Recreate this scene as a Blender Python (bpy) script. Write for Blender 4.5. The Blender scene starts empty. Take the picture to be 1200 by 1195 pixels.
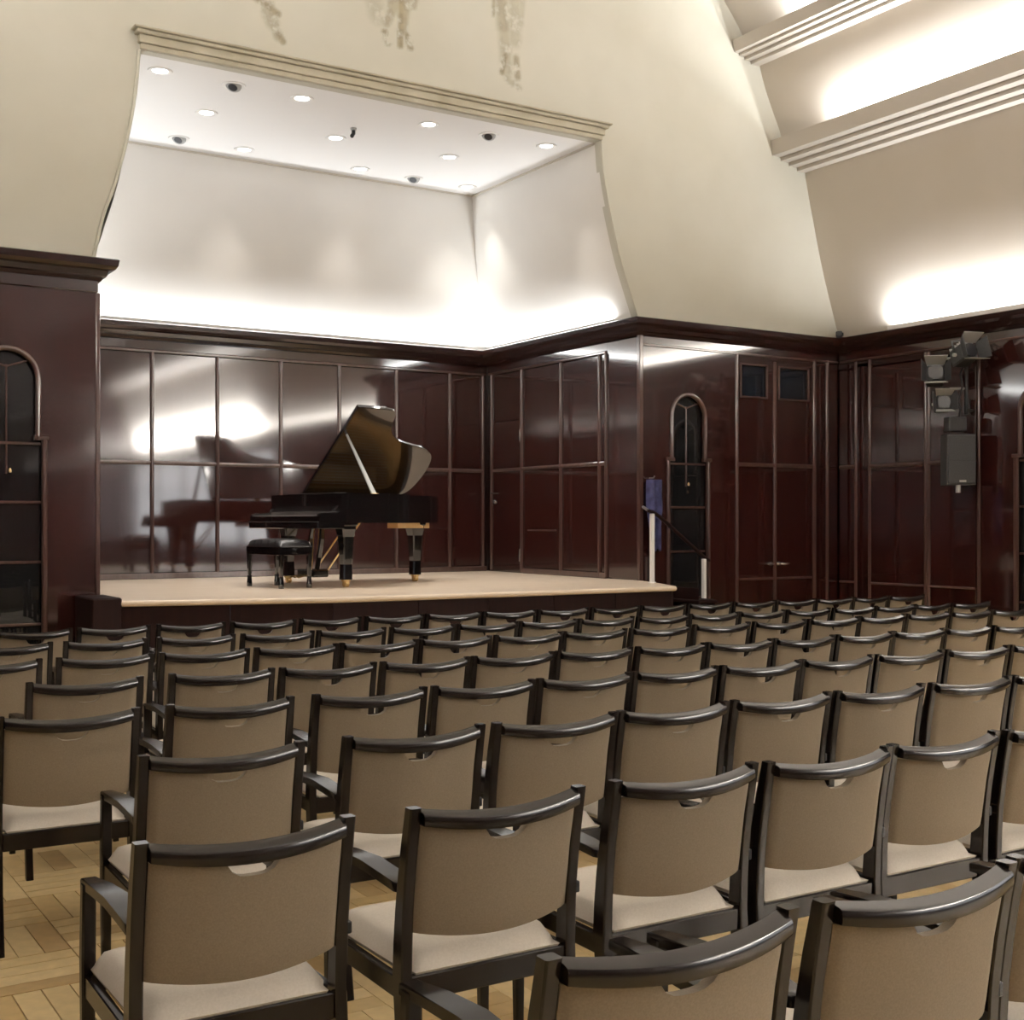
import bpy, bmesh, math, random
from mathutils import Vector, Matrix
random.seed(7)
R = math.radians
PI = math.pi
S = bpy.context.scene
COL = S.collection

# ------------------------------------------------------------------ camera, world, lights, exposure
cam_d = bpy.data.cameras.new('camera')
cam = bpy.data.objects.new('camera', cam_d); COL.objects.link(cam)
cam.location = (0, 0, 1.53)
cam.rotation_euler = (R(90), 0, R(-32.2))
cam_d.sensor_fit = 'HORIZONTAL'; cam_d.sensor_width = 36
cam_d.lens = 36 * 1482 / 1200
cam_d.shift_y = 13.5 / 1200
cam_d.clip_end = 200
S.camera = cam
W = bpy.data.worlds.new('world'); S.world = W; W.use_nodes = True
W.node_tree.nodes['Background'].inputs[0].default_value = (0.9, 0.93, 1, 1)
W.node_tree.nodes['Background'].inputs[1].default_value = 0.02
S.view_settings.view_transform = 'Standard'
S.view_settings.look = 'None'
S.view_settings.gamma = 1
S.view_settings.use_curve_mapping = False
S.view_settings.exposure = -0.25

def area(name, loc, direction, sx, sy, power, col=(1, .95, .88)):
    """long cove lamp: sx runs along the local X axis"""
    d = bpy.data.lights.new(name, 'AREA'); d.shape = 'RECTANGLE'; d.size = sx; d.size_y = sy
    d.energy = power; d.color = col
    o = bpy.data.objects.new(name, d); COL.objects.link(o); o.location = loc
    o.rotation_mode = 'QUATERNION'
    return o
def aim(o, z_dir, x_dir):
    z = -Vector(z_dir).normalized(); x = Vector(x_dir).normalized(); y = z.cross(x).normalized(); x = y.cross(z)
    m = Matrix((x, y, z)).transposed()
    o.rotation_quaternion = m.to_quaternion()
YF, YB, XR, XS, XL = 11.7, 15.15, 12.4, 9.12, -1.0     # front wall, stage back wall, right wall, stage right wall, left wall
XSL = 2.94                                              # stage left wall
YE = -14.0                                              # end wall behind the camera
ZS = 0.84                                               # stage floor
MX = 11.4                                               # left side of the ceiling: X -> MX - X
COVE = (0.97, 0.98, 1.0)
COOL = (0.94, 0.97, 1.0)
# lamps hidden on the cornices and the ceiling beams of the hall
for side in (0, 1):
    f = (lambda x: x) if side == 0 else (lambda x: MX - x)
    g = 1 if side == 0 else -1
    for (x, z, dx, dz, p, ya) in ((12.30, 3.97, .12, 1, 38, -2.0 if side == 0 else 1), (11.34, 6.26, -.05, 1, 44, 0), (10.70, 7.39, -.1, 1, 44, 0)):
        L = 10.75 - ya        # p is watts per metre
        o = area('cove_lamp', (f(x), (10.75 + ya) / 2, z), None, L, .07, p * L, COVE)
        aim(o, (g * dx, 0, dz), (0, 1, 0))
# stronger lamp added out of view on the rear right cornice, for the stage panel glare
o = area('cove_lamp', (12.20, -7.7, 3.97), None, 11.4, .2, 7000, COVE); aim(o, (.06, 0, 1), (0, 1, 0))
# lamps hidden on the stage cornice
o = area('stage_cove_lamp', ((XSL + XS) / 2, YB - .09, 3.95), None, 5.7, .06, 75, COOL); aim(o, (0, .05, 1), (1, 0, 0))
o = area('stage_cove_lamp', (XS - .09, (YF + YB) / 2 + .15, 3.95), None, 2.9, .06, 40, COOL); aim(o, (.05, 0, 1), (0, 1, 0))
o = area('stage_cove_lamp', (XSL + .09, (YF + YB) / 2 + .15, 3.95), None, 2.9, .06, 40, COOL); aim(o, (-.05, 0, 1), (0, 1, 0))

# ------------------------------------------------------------------ helpers
def mat(name, col, rough=.5, coat=0, coat_rough=.05, metal=0, emit=None, estr=0, spec=.5):
    m = bpy.data.materials.new(name); m.use_nodes = True
    b = m.node_tree.nodes['Principled BSDF']
    b.inputs['Base Color'].default_value = (*col, 1)
    b.inputs['Roughness'].default_value = rough
    b.inputs['Metallic'].default_value = metal
    b.inputs['Coat Weight'].default_value = coat
    b.inputs['Coat Roughness'].default_value = coat_rough
    b.inputs['Specular IOR Level'].default_value = spec
    if emit:
        b.inputs['Emission Color'].default_value = (*emit, 1); b.inputs['Emission Strength'].default_value = estr
    return m
def N(m, t, **kw):
    n = m.node_tree.nodes.new(t)
    for k, v in kw.items():
        if k in n.inputs: n.inputs[k].default_value = v
        else: setattr(n, k, v)
    return n
def LK(m, a, b): m.node_tree.links.new(a, b)
def noise_mix(m, c1, c2, scale, mapping=(1, 1, 1), detail=5, lo=.35, hi=.65, bump=0, bump_scale=None, bump_map=None, dist=.02):
    """procedural colour between c1 and c2, with a fine bump"""
    b = m.node_tree.nodes['Principled BSDF']
    tc = N(m, 'ShaderNodeTexCoord'); mp = N(m, 'ShaderNodeMapping'); mp.inputs['Scale'].default_value = mapping
    LK(m, tc.outputs['Object'], mp.inputs[0])
    nz = N(m, 'ShaderNodeTexNoise'); nz.inputs['Scale'].default_value = scale; nz.inputs['Detail'].default_value = detail
    LK(m, mp.outputs[0], nz.inputs['Vector'])
    cr = N(m, 'ShaderNodeValToRGB'); cr.color_ramp.elements[0].position = lo; cr.color_ramp.elements[1].position = hi
    cr.color_ramp.elements[0].color = (*c1, 1); cr.color_ramp.elements[1].color = (*c2, 1)
    LK(m, nz.outputs[0], cr.inputs[0]); LK(m, cr.outputs[0], b.inputs['Base Color'])
    if bump:
        n2 = N(m, 'ShaderNodeTexNoise'); n2.inputs['Scale'].default_value = bump_scale or scale; n2.inputs['Detail'].default_value = 2
        if bump_map:
            mp2 = N(m, 'ShaderNodeMapping'); mp2.inputs['Scale'].default_value = bump_map
            LK(m, tc.outputs['Object'], mp2.inputs[0]); LK(m, mp2.outputs[0], n2.inputs['Vector'])
        else: LK(m, tc.outputs['Object'], n2.inputs['Vector'])
        bp = N(m, 'ShaderNodeBump'); bp.inputs['Strength'].default_value = bump; bp.inputs['Distance'].default_value = dist
        LK(m, n2.outputs[0], bp.inputs['Height']); LK(m, bp.outputs[0], b.inputs['Normal'])
        LK(m, bp.outputs[0], b.inputs['Coat Normal'])
    return m, cr

def box(bm, x0, x1, y0, y1, z0, z1, bevel=0, seg=1):
    vs = [bm.verts.new(p) for p in ((x0, y0, z0), (x1, y0, z0), (x1, y1, z0), (x0, y1, z0), (x0, y0, z1), (x1, y0, z1), (x1, y1, z1), (x0, y1, z1))]
    fs = [bm.faces.new([vs[i] for i in q]) for q in ((3, 2, 1, 0), (4, 5, 6, 7), (0, 1, 5, 4), (1, 2, 6, 5), (2, 3, 7, 6), (3, 0, 4, 7))]
    if bevel:
        es = list({e for f in fs for e in f.edges})
        bmesh.ops.bevel(bm, geom=es, offset=bevel, segments=seg, affect='EDGES', profile=.5)
    return vs
def mbox(*a, **k):
    bm = bmesh.new(); box(bm, *a, **k); return bm
def frames(path, closed=False):
    P = [Vector(p) for p in path]; out = []; n = len(P)
    up = None
    for i, p in enumerate(P):
        a = P[max(i - 1, 0)]; b = P[min(i + 1, n - 1)]
        t = (b - a).normalized()
        if up is None:
            up = Vector((0, 0, 1)) if abs(t.z) < .9 else Vector((0, 1, 0))
        s = t.cross(up).normalized(); up = s.cross(t).normalized()
        out.append((p, s, up))
    return out
def sweep(bm, path, section, cap=True):
    """section: list of (s, u) offsets or a function of the path index"""
    rings = []
    for i, (p, s, u) in enumerate(frames(path)):
        sec = section(i) if callable(section) else section
        rings.append([bm.verts.new(p + s * a + u * b) for a, b in sec])
    n = len(rings[0])
    for r0, r1 in zip(rings, rings[1:]):
        for k in range(n):
            bm.faces.new((r0[k], r0[(k + 1) % n], r1[(k + 1) % n], r1[k]))
    if cap:
        bm.faces.new(rings[0][::-1]); bm.faces.new(rings[-1])
def circ(r, n=10): return [(r * math.cos(2 * PI * k / n), r * math.sin(2 * PI * k / n)) for k in range(n)]
def rrect(w, h, c=.004):
    w /= 2; h /= 2
    return [(w, -h + c), (w, h - c), (w - c, h), (-w + c, h), (-w, h - c), (-w, -h + c), (-w + c, -h), (w - c, -h)]
def tube(bm, path, r, n=10): sweep(bm, path, circ(r, n))
def lathe(bm, prof, n=20, c=(0, 0, 0)):
    rings = []
    for r, z in prof:
        rings.append([bm.verts.new((c[0] + r * math.cos(2 * PI * k / n), c[1] + r * math.sin(2 * PI * k / n), c[2] + z)) for k in range(n)])
    for a, b in zip(rings, rings[1:]):
        for k in range(n): bm.faces.new((a[k], a[(k + 1) % n], b[(k + 1) % n], b[k]))
    bm.faces.new(rings[0][::-1]); bm.faces.new(rings[-1])
def prism(bm, loops, lift, a, b):
    """flat outline(s) (first outer, others holes) -> solid between depths a and b; lift(u, v, d) -> point"""
    edges = []; allv = []
    for lp in loops:
        vs = [bm.verts.new(lift(u, v, a)) for u, v in lp]; allv += vs
        edges += [bm.edges.new((vs[i], vs[(i + 1) % len(vs)])) for i in range(len(vs))]
    g = bmesh.ops.triangle_fill(bm, use_beauty=True, use_dissolve=False, edges=edges)
    fs = [f for f in g['geom'] if isinstance(f, bmesh.types.BMFace)]
    ex = bmesh.ops.extrude_face_region(bm, geom=fs)
    dv = Vector(lift(0, 0, b)) - Vector(lift(0, 0, a))
    for v in [x for x in ex['geom'] if isinstance(x, bmesh.types.BMVert)]: v.co += dv
    bmesh.ops.recalc_face_normals(bm, faces=bm.faces)
def finish(bm, smooth=None):
    bmesh.ops.recalc_face_normals(bm, faces=bm.faces)
    me = bpy.data.meshes.new('mesh'); bm.to_mesh(me); bm.free()
    if smooth is not None:
        me.polygons.foreach_set('use_smooth', [True] * len(me.polygons))
        me.set_sharp_from_angle(angle=R(smooth))
    return me
def obj(name, bm, m, parent=None, smooth=None, loc=None):
    me = finish(bm, smooth) if isinstance(bm, bmesh.types.BMesh) else bm
    me.name = name
    if m and not me.materials: me.materials.append(m)
    o = bpy.data.objects.new(name, me); COL.objects.link(o)
    if parent: o.parent = parent
    if loc: o.location = loc
    return o
def struct(name, bm, m, parent=None, smooth=None):
    o = obj(name, bm, m, parent, smooth)
    if not parent: o['kind'] = 'structure'
    return o
def tag(o, label, cat, group=None):
    o['label'] = label; o['category'] = cat
    if group: o['group'] = group
    return o
def thing(name, label, cat, loc=(0, 0, 0), rz=0, group=None):
    o = bpy.data.objects.new(name, None); COL.objects.link(o); o.empty_display_size = .1
    o.location = loc; o.rotation_euler = (0, 0, rz)
    return tag(o, label, cat, group)
def kids(o): return [c for c in ALLKIDS.get(o.name, [])]
def curve_pts(ctrl, n=6):
    """Catmull-Rom through 2-D control points"""
    P = [ctrl[0]] + list(ctrl) + [ctrl[-1]]; out = []
    for i in range(1, len(P) - 2):
        for k in range(n):
            t = k / n
            out.append(tuple(.5 * ((2 * P[i][j]) + (-P[i - 1][j] + P[i + 1][j]) * t + (2 * P[i - 1][j] - 5 * P[i][j] + 4 * P[i + 1][j] - P[i + 2][j]) * t * t + (-P[i - 1][j] + 3 * P[i][j] - 3 * P[i + 1][j] + P[i + 2][j]) * t ** 3) for j in range(len(P[0]))))
    out.append(tuple(ctrl[-1])); return out
ORD = 'first second third fourth fifth sixth seventh eighth ninth tenth eleventh twelfth thirteenth fourteenth fifteenth sixteenth seventeenth eighteenth nineteenth twentieth'.split()

# ------------------------------------------------------------------ materials
M = {}
def wood_mat(name, c1, c2, coat=1, cr=.07, rough=.35, bump=.05):
    m = mat(name, c1, rough, coat, cr)
    noise_mix(m, c1, c2, 2.2, (9, 9, .55), 3, .25, .78, bump, 1.0, (2.2, 2.2, .5), .02)
    b = m.node_tree.nodes['Principled BSDF']
    b.inputs['Coat IOR'].default_value = 1.85; b.inputs['Specular IOR Level'].default_value = .12
    return m
M['mahogany'] = wood_mat('mahogany', (.020, .0038, .0028), (.032, .006, .0042), 1, .07, .4, .022)
M['mahogany_deep'] = wood_mat('mahogany_deep', (.014, .0036, .0028), (.021, .005, .0038), 1, .12, .4, .022)
M['trim_wood'] = wood_mat('trim_wood', (.055, .027, .022), (.085, .043, .036), 1, .12, .3, .0)
M['fascia'] = mat('fascia', (.012, .005, .004), .6, spec=.1)
noise_mix(M['fascia'], (.010, .004, .0035), (.016, .0055, .0045), 2.2, (9, 9, .55), 3, .3, .7)
M['plaster'] = mat('plaster', (.62, .57, .46), .85)
noise_mix(M['plaster'], (.46, .438, .362), (.52, .50, .425), .9, (1, 1, 1), 4, .3, .7, .08, 60, None, .004)
M['ceil_plaster'] = mat('ceil_plaster', (.63, .57, .50), .85)
noise_mix(M['ceil_plaster'], (.54, .49, .42), (.59, .54, .475), .7, (1, 1, 1), 3, .3, .7, .06, 60, None, .004)
M['white_plaster'] = mat('white_plaster', (.72, .70, .66), .8)
noise_mix(M['white_plaster'], (.70, .675, .635), (.75, .73, .69), .8, (1, 1, 1), 3, .3, .7, .05, 60, None, .004)
M['white_ceiling'] = mat('white_ceiling', (.78, .77, .755), .8)
M['ochre_moulding'] = mat('ochre_moulding', (.50, .44, .31), .75)
noise_mix(M['ochre_moulding'], (.34, .305, .22), (.44, .40, .31), 3, (1, 1, 1), 4, .3, .7, .1, 40, None, .004)
M['beam'] = mat('beam_paint', (.50, .455, .40), .6)
M['stage_floor'] = mat('stage_floor', (.55, .43, .32), .38, .3, .25)
noise_mix(M['stage_floor'], (.60, .48, .36), (.70, .58, .46), 2.5, (.6, 8, 1), 5, .3, .7)
M['dark'] = mat('void_dark', (.006, .005, .005), .8)
M['glass'] = mat('dark_glass', (.010, .010, .011), .03, 1, .02)
M['blue_glass'] = mat('blue_glass', (.006, .010, .018), .06, 1, .03)
M['chrome'] = mat('chrome', (.75, .74, .72), .22, metal=1)
M['brass'] = mat('brass', (.70, .50, .24), .28, metal=1)
M['steel'] = mat('steel', (.6, .6, .6), .3, metal=1)
M['ebony'] = mat('ebony_lacquer', (.004, .004, .0045), .12, 1, .03)
M['lid_under'] = mat('lid_under_lacquer', (.03, .017, .008), .16, 1, .05)
M['gold'] = mat('gold_plate', (.40, .22, .08), .35, metal=1)
M['spruce'] = mat('soundboard', (.55, .36, .16), .4, .3)
M['leather'] = mat('black_leather', (.010, .009, .010), .32, .2, .3)
M['white'] = mat('white_paint', (.8, .79, .77), .35, .3)
M['grey_case'] = mat('grey_case', (.055, .055, .058), .6)
noise_mix(M['grey_case'], (.036, .036, .039), (.052, .052, .055), 90, (1, 1, 1), 2, .4, .6, .3, 300, None, .001)
M['grey_light'] = mat('light_grey_metal', (.36, .36, .35), .4)
M['black_metal'] = mat('black_metal', (.012, .012, .013), .4)
M['lens'] = mat('lens', (.03, .03, .035), .05, 1, .02)
M['blue_cloth'] = mat('blue_cloth', (.035, .04, .13), .85)
noise_mix(M['blue_cloth'], (.018, .020, .07), (.05, .053, .15), 12, (1, 1, 1), 4, .35, .65)
M['lamp_on'] = mat('lamp_on', (1, 1, 1), .5, emit=(1, .97, .92), estr=8)
M['daylight'] = mat('daylit_curtained_glass', (.8, .8, .8), .6, emit=(.95, .97, 1.0), estr=6)  # glowing panes of the added unseen windows
# chair
M['wenge'] = mat('wenge', (.010, .007, .006), .6, .7, .18, spec=.0)
M['wenge'].node_tree.nodes['Principled BSDF'].inputs['Coat IOR'].default_value = 1.52
noise_mix(M['wenge'], (.0095, .0066, .0055), (.0125, .0088, .0072), 6, (14, 14, 1.2), 5, .3, .7)
M['fabric'] = mat('beige_fabric', (.40, .32, .23), .75)  # chair backs: darker copy of the seat cloth, their shade is in the colour
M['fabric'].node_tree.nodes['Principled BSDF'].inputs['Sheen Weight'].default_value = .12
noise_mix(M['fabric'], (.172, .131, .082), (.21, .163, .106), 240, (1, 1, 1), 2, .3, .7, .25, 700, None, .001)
M['seat_fabric'] = mat('seat_fabric', (.50, .44, .36), .6)  # seats: paler copy of the back cloth, light from above is in the colour
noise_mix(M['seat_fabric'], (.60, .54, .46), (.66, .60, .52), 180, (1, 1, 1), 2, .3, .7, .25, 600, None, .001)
# parquet
def parquet_mat():
    m = mat('parquet', (.5, .36, .17), .33, .35, .2)
    b = m.node_tree.nodes['Principled BSDF']
    geo = N(m, 'ShaderNodeNewGeometry'); oi = N(m, 'ShaderNodeObjectInfo')
    ad = N(m, 'ShaderNodeMath', operation='ADD'); fr = N(m, 'ShaderNodeMath', operation='FRACT')
    LK(m, geo.outputs['Random Per Island'], ad.inputs[0]); LK(m, oi.outputs['Random'], ad.inputs[1]); LK(m, ad.outputs[0], fr.inputs[0])
    cr = N(m, 'ShaderNodeValToRGB')
    e = cr.color_ramp.elements
    e[0].position = 0; e[0].color = (.56, .38, .17, 1)
    e[1].position = 1; e[1].color = (.80, .62, .33, 1)
    x = e.new(.18); x.color = (.66, .48, .225, 1)
    x = e.new(.45); x.color = (.74, .56, .28, 1)
    LK(m, fr.outputs[0], cr.inputs[0])
    tc = N(m, 'ShaderNodeTexCoord'); nz = N(m, 'ShaderNodeTexNoise'); nz.inputs['Scale'].default_value = 18; nz.inputs['Detail'].default_value = 4
    LK(m, tc.outputs['Object'], nz.inputs['Vector'])
    mx = N(m, 'ShaderNodeMixRGB', blend_type='MULTIPLY'); mx.inputs[0].default_value = .35
    LK(m, cr.outputs[0], mx.inputs[1]); LK(m, nz.outputs[0], mx.inputs[2])
    mul = N(m, 'ShaderNodeMixRGB', blend_type='MULTIPLY'); mul.inputs[0].default_value = 1; mul.inputs[2].default_value = (1.2, 1.2, 1.2, 1)
    LK(m, mx.outputs[0], mul.inputs[1]); LK(m, mul.outputs[0], b.inputs['Base Color'])
    return m
M['parquet'] = parquet_mat()

# ------------------------------------------------------------------ hall shell
floor = struct('floor', mbox(XL - .2, XR + .2, YE - .2, YF + .4, -.25, -.012), M['dark'])
def rev(f): return f
# ceiling profile (right half): bays of curved plaster and stepped beams
bay1 = curve_pts([(12.44, 3.84), (12.29, 4.27), (12.16, 4.64), (12.05, 5.0), (11.95, 5.38), (11.86, 5.72), (11.79, 6.05)], 3)
bay2 = curve_pts([(11.44, 6.2), (11.36, 6.45), (11.22, 6.72), (11.09, 7.0), (11.0, 7.27)], 3)
bay3 = curve_pts([(10.84, 7.33), (10.72, 7.55), (10.5, 7.82), (10.22, 8.1), (9.8, 8.45), (9.2, 8.85), (8.3, 9.25), (7.2, 9.5), (5.7, 9.6)], 3)
beam1 = [(11.84, 6.06), (11.79, 5.99), (11.66, 5.99), (11.66, 6.035), (11.52, 6.035), (11.52, 6.08), (11.38, 6.08), (11.38, 6.125), (11.235, 6.125), (11.205, 6.31), (11.255, 6.31), (11.27, 6.2), (11.46, 6.2), (11.6, 6.5)]
beam2 = [(11.05, 7.28), (11.0, 7.2), (10.87, 7.2), (10.87, 7.235), (10.77, 7.235), (10.77, 7.27), (10.68, 7.27), (10.68, 7.30), (10.60, 7.30), (10.565, 7.44), (10.615, 7.44), (10.63, 7.33), (10.86, 7.33), (11.0, 7.6)]
def strip(bm, prof, y0, y1, f):
    a = [bm.verts.new((f(x), y0, z)) for x, z in prof]; b = [bm.verts.new((f(x), y1, z)) for x, z in prof]
    for i in range(len(prof) - 1): bm.faces.new((a[i], a[i + 1], b[i + 1], b[i]))
bm = bmesh.new()
for f in (lambda x: x, lambda x: MX - x):
    for b in (bay1, bay2, bay3): strip(bm, b, YE, YF + .05, f)
struct('ceiling', bm, M['ceil_plaster'], smooth=50)
nt = [0]
def trim(bm, m, smooth=None):
    nt[0] += 1
    return struct('trim_%d' % nt[0], bm, m, smooth=smooth)
for f in (lambda x: x, lambda x: MX - x):
    for b in (beam1, beam2):
        bm = bmesh.new()
        v0 = [bm.verts.new((f(x), YE, z)) for x, z in b]; v1 = [bm.verts.new((f(x), YF + .04, z)) for x, z in b]
        for i in range(len(b)): bm.faces.new((v0[i], v0[(i + 1) % len(b)], v1[(i + 1) % len(b)], v1[i]))
        trim(bm, M['beam'])

# upper front wall with the bell shaped stage opening
openL = curve_pts([(2.90, 3.86), (2.99, 4.29), (3.09, 4.58), (3.205, 5.02), (3.285, 5.47), (3.32, 5.88)], 4)
openR = curve_pts([(8.555, 5.88), (8.585, 5.54), (8.664, 5.16), (8.823, 4.59), (8.947, 4.26), (9.11, 3.86)], 4)
outline = [(-1.3, 3.86)] + openL + openR + [(12.9, 3.86), (12.9, 10), (-1.3, 10)]
bm = bmesh.new(); prism(bm, [outline], lambda u, v, d: (u, d, v), YF, YF + .1)
gable = struct('wall_front', bm, M['plaster'])
# moulding over the opening: stepped, with short ends that stick out past the opening
bm = bmesh.new()
for (z0, z1, p, e) in ((5.885, 5.935, .04, 0), (5.935, 6.01, .065, .02), (6.01, 6.045, .10, .05), (6.045, 6.065, .13, .08)):
    box(bm, 3.31 - e, 8.57 + e, YF - p, YF + .02, z0, z1, .006)
obj('opening_moulding', bm, M['ochre_moulding'], gable)
# slim raised edge round the opening
for pts in (openL, openR):
    bm = bmesh.new(); sg = -1 if pts is openL else 1
    sweep(bm, [(x + sg * .018, YF - .004, z) for x, z in pts], rrect(.03, .036, .006))
    obj('opening_edge', bm, M['plaster'], gable, 40)
# faded remains of wall painting above the opening: pigment is an albedo mask on a thin skim of plaster
def mural_mat():
    m = mat('faded_fresco', (.6, .55, .43), .85)
    b = m.node_tree.nodes['Principled BSDF']
    at = N(m, 'ShaderNodeAttribute', attribute_name='pigment')
    tc = N(m, 'ShaderNodeTexCoord')
    nz = N(m, 'ShaderNodeTexNoise'); nz.inputs['Scale'].default_value = .9; nz.inputs['Detail'].default_value = 4; LK(m, tc.outputs['Object'], nz.inputs['Vector'])
    cr = N(m, 'ShaderNodeValToRGB'); cr.color_ramp.elements[0].position = .3; cr.color_ramp.elements[1].position = .7
    cr.color_ramp.elements[0].color = (.46, .438, .362, 1); cr.color_ramp.elements[1].color = (.52, .50, .425, 1); LK(m, nz.outputs[0], cr.inputs[0])
    n2 = N(m, 'ShaderNodeTexNoise'); n2.inputs['Scale'].default_value = 9; n2.inputs['Detail'].default_value = 6; LK(m, tc.outputs['Object'], n2.inputs['Vector'])
    c2 = N(m, 'ShaderNodeValToRGB'); c2.color_ramp.elements[0].position = .34; c2.color_ramp.elements[1].position = .5
    LK(m, n2.outputs[0], c2.inputs[0])
    c3 = N(m, 'ShaderNodeValToRGB'); c3.color_ramp.elements[0].position = .35; c3.color_ramp.elements[1].position = .65
    c3.color_ramp.elements[0].color = (.12, .092, .045, 1); c3.color_ramp.elements[1].color = (.28, .235, .14, 1); LK(m, n2.outputs[0], c3.inputs[0])
    mm = N(m, 'ShaderNodeMath', operation='MULTIPLY'); LK(m, at.outputs['Fac'], mm.inputs[0]); LK(m, c2.outputs[0], mm.inputs[1])
    mx = N(m, 'ShaderNodeMixRGB'); LK(m, mm.outputs[0], mx.inputs[0]); LK(m, cr.outputs[0], mx.inputs[1]); LK(m, c3.outputs[0], mx.inputs[2])
    LK(m, mx.outputs[0], b.inputs['Base Color'])
    return m
M['mural'] = mural_mat()
def mural(x0, x1, z0, z1, strokes):
    nx, nz = 44, 60
    vs = []; col = []
    for j in range(nz + 1):
        for i in range(nx + 1):
            x = x0 + (x1 - x0) * i / nx; z = z0 + (z1 - z0) * j / nz
            vs.append((x, YF - .0015, z)); a = 0
            for (ax, az, bx, bz, w, s) in strokes:
                dx, dz = bx - ax, bz - az; t = max(0, min(1, ((x - ax) * dx + (z - az) * dz) / (dx * dx + dz * dz)))
                d = math.hypot(x - ax - t * dx, z - az - t * dz); a = max(a, s * max(0, min(1, (w - d) / w * 1.6)))
            e = min(i, nx - i, j, 4) / 4
            col.append(a * min(1, e))
    fs = [(j * (nx + 1) + i, j * (nx + 1) + i + 1, (j + 1) * (nx + 1) + i + 1, (j + 1) * (nx + 1) + i) for j in range(nz) for i in range(nx)]
    me = bpy.data.meshes.new('mural_fragment'); me.from_pydata(vs, [], fs)
    at = me.attributes.new('pigment', 'FLOAT', 'POINT'); at.data.foreach_set('value', col)
    obj('mural_fragment', me, M['mural'], gable)
mural(4.25, 5.0, 6.1, 7.1, [(4.42, 6.75, 4.60, 6.40, .10, .5), (4.55, 6.65, 4.66, 6.28, .07, .6), (4.40, 6.62, 4.66, 6.50, .05, .8), (4.62, 6.36, 4.71, 6.24, .05, .8), (4.48, 7.0, 4.46, 6.6, .05, .4)])
mural(5.4, 6.45, 6.3, 7.6, [(5.60, 7.2, 5.74, 6.72, .14, .35), (5.82, 7.3, 5.93, 6.85, .12, .6), (6.12, 7.3, 6.02, 6.62, .08, .7), (6.0, 7.0, 6.01, 6.62, .05, .85), (5.93, 6.85, 5.84, 6.66, .07, .6), (6.0, 6.6, 6.0, 6.46, .05, .9), (6.08, 6.58, 6.12, 6.46, .05, .9), (5.82, 6.56, 5.86, 6.46, .05, .85), (6.24, 7.3, 6.15, 6.9, .06, .6)])
mural(6.85, 7.75, 6.15, 7.8, [(7.18, 7.7, 7.26, 6.9, .12, .6), (7.40, 7.7, 7.40, 6.8, .12, .4), (7.26, 6.95, 7.30, 6.45, .11, .5), (7.14, 7.3, 7.13, 7.02, .03, .7), (7.28, 6.6, 7.24, 6.42, .05, .85), (7.42, 6.6, 7.44, 6.40, .06, .7), (7.30, 6.36, 7.46, 6.28, .05, .5), (7.52, 7.6, 7.48, 7.0, .06, .35)])

# ------------------------------------------------------------------ stage recess: coved plaster, flat ceiling
cove = curve_pts([(0, 3.86), (.10, 4.1), (.165, 4.26), (.297, 4.6), (.456, 5.16), (.535, 5.54), (.565, 5.90)], 4)
bm = bmesh.new()
rows = []
for d, z in cove:
    e = -.05 + d * .76
    rows.append([bm.verts.new(p) for p in ((XSL + e, YF + .05, z), (XSL + e, YB - d, z), (XS - d, YB - d, z), (XS - d, YF + .05, z))])
for a, b in zip(rows, rows[1:]):
    for k in range(3): bm.faces.new((a[k], a[k + 1], b[k + 1], b[k]))
struct('wall_stage_upper', bm, M['white_plaster'], smooth=30)
sc = struct('ceiling_stage', mbox(XSL + .3, XS - .4, YF + .101, YB - .4, 5.88, 5.98), M['white_ceiling'])
# solid strips in a darker tone, drawn as the shadow line between ceiling and coves
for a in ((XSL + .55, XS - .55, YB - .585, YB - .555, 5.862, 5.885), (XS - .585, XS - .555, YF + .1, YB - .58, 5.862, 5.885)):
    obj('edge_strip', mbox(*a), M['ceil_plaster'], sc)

# ------------------------------------------------------------------ wood walls
def wall_lift(axis, at):
    """axis 'Y': wall facing -Y at y=at, u is X; 'X': wall facing -X at x=at, u is Y. d is depth behind the face"""
    return (lambda u, v, d: (u, at + d, v)) if axis == 'Y' else (lambda u, v, d: (at + d, u, v))
def wbox(axis, at, u0, u1, z0, z1, d0, d1, bevel=.004):
    u0, u1 = min(u0, u1), max(u0, u1)
    if isinstance(bevel, tuple):      # half-round strip: only the long front edges are rounded
        tall = (z1 - z0) > (u1 - u0); r, n = bevel; w2 = ((u1 - u0) if tall else (z1 - z0)) / 2
        prof = [(-w2, d1)] + [(-w2 * math.cos(PI * k / (2 * n)), d0 * math.sin(PI * k / (2 * n))) for k in range(2 * n + 1)] + [(w2, d1)]
        bm = bmesh.new(); ends = []
        for e in ((z0, z1) if tall else (u0, u1)):
            row = []
            for a, d in prof:
                u, z = ((u0 + u1) / 2 + a, e) if tall else (e, (z0 + z1) / 2 + a)
                row.append(bm.verts.new((u, at + d, z) if axis == 'Y' else (at + d, u, z)))
            ends.append(row)
        m_ = len(prof)
        for k in range(m_): bm.faces.new((ends[0][k], ends[0][(k + 1) % m_], ends[1][(k + 1) % m_], ends[1][k]))
        bm.faces.new(ends[0]); bm.faces.new(ends[1][::-1])
        return bm
    if axis == 'Y': return mbox(u0, u1, at + d0, at + d1, z0, z1, bevel=bevel)
    return mbox(at + d0, at + d1, u0, u1, z0, z1, bevel=bevel)
PANEL = {}
def panel(parent, axis, at, u0, u1, z0, z1, m='mahogany', name='panel'):
    g = .004
    return obj(name, wbox(axis, at, u0 + g, u1 - g, z0 + g, z1 - g, .012, .045, .005), M[m], parent)
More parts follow.
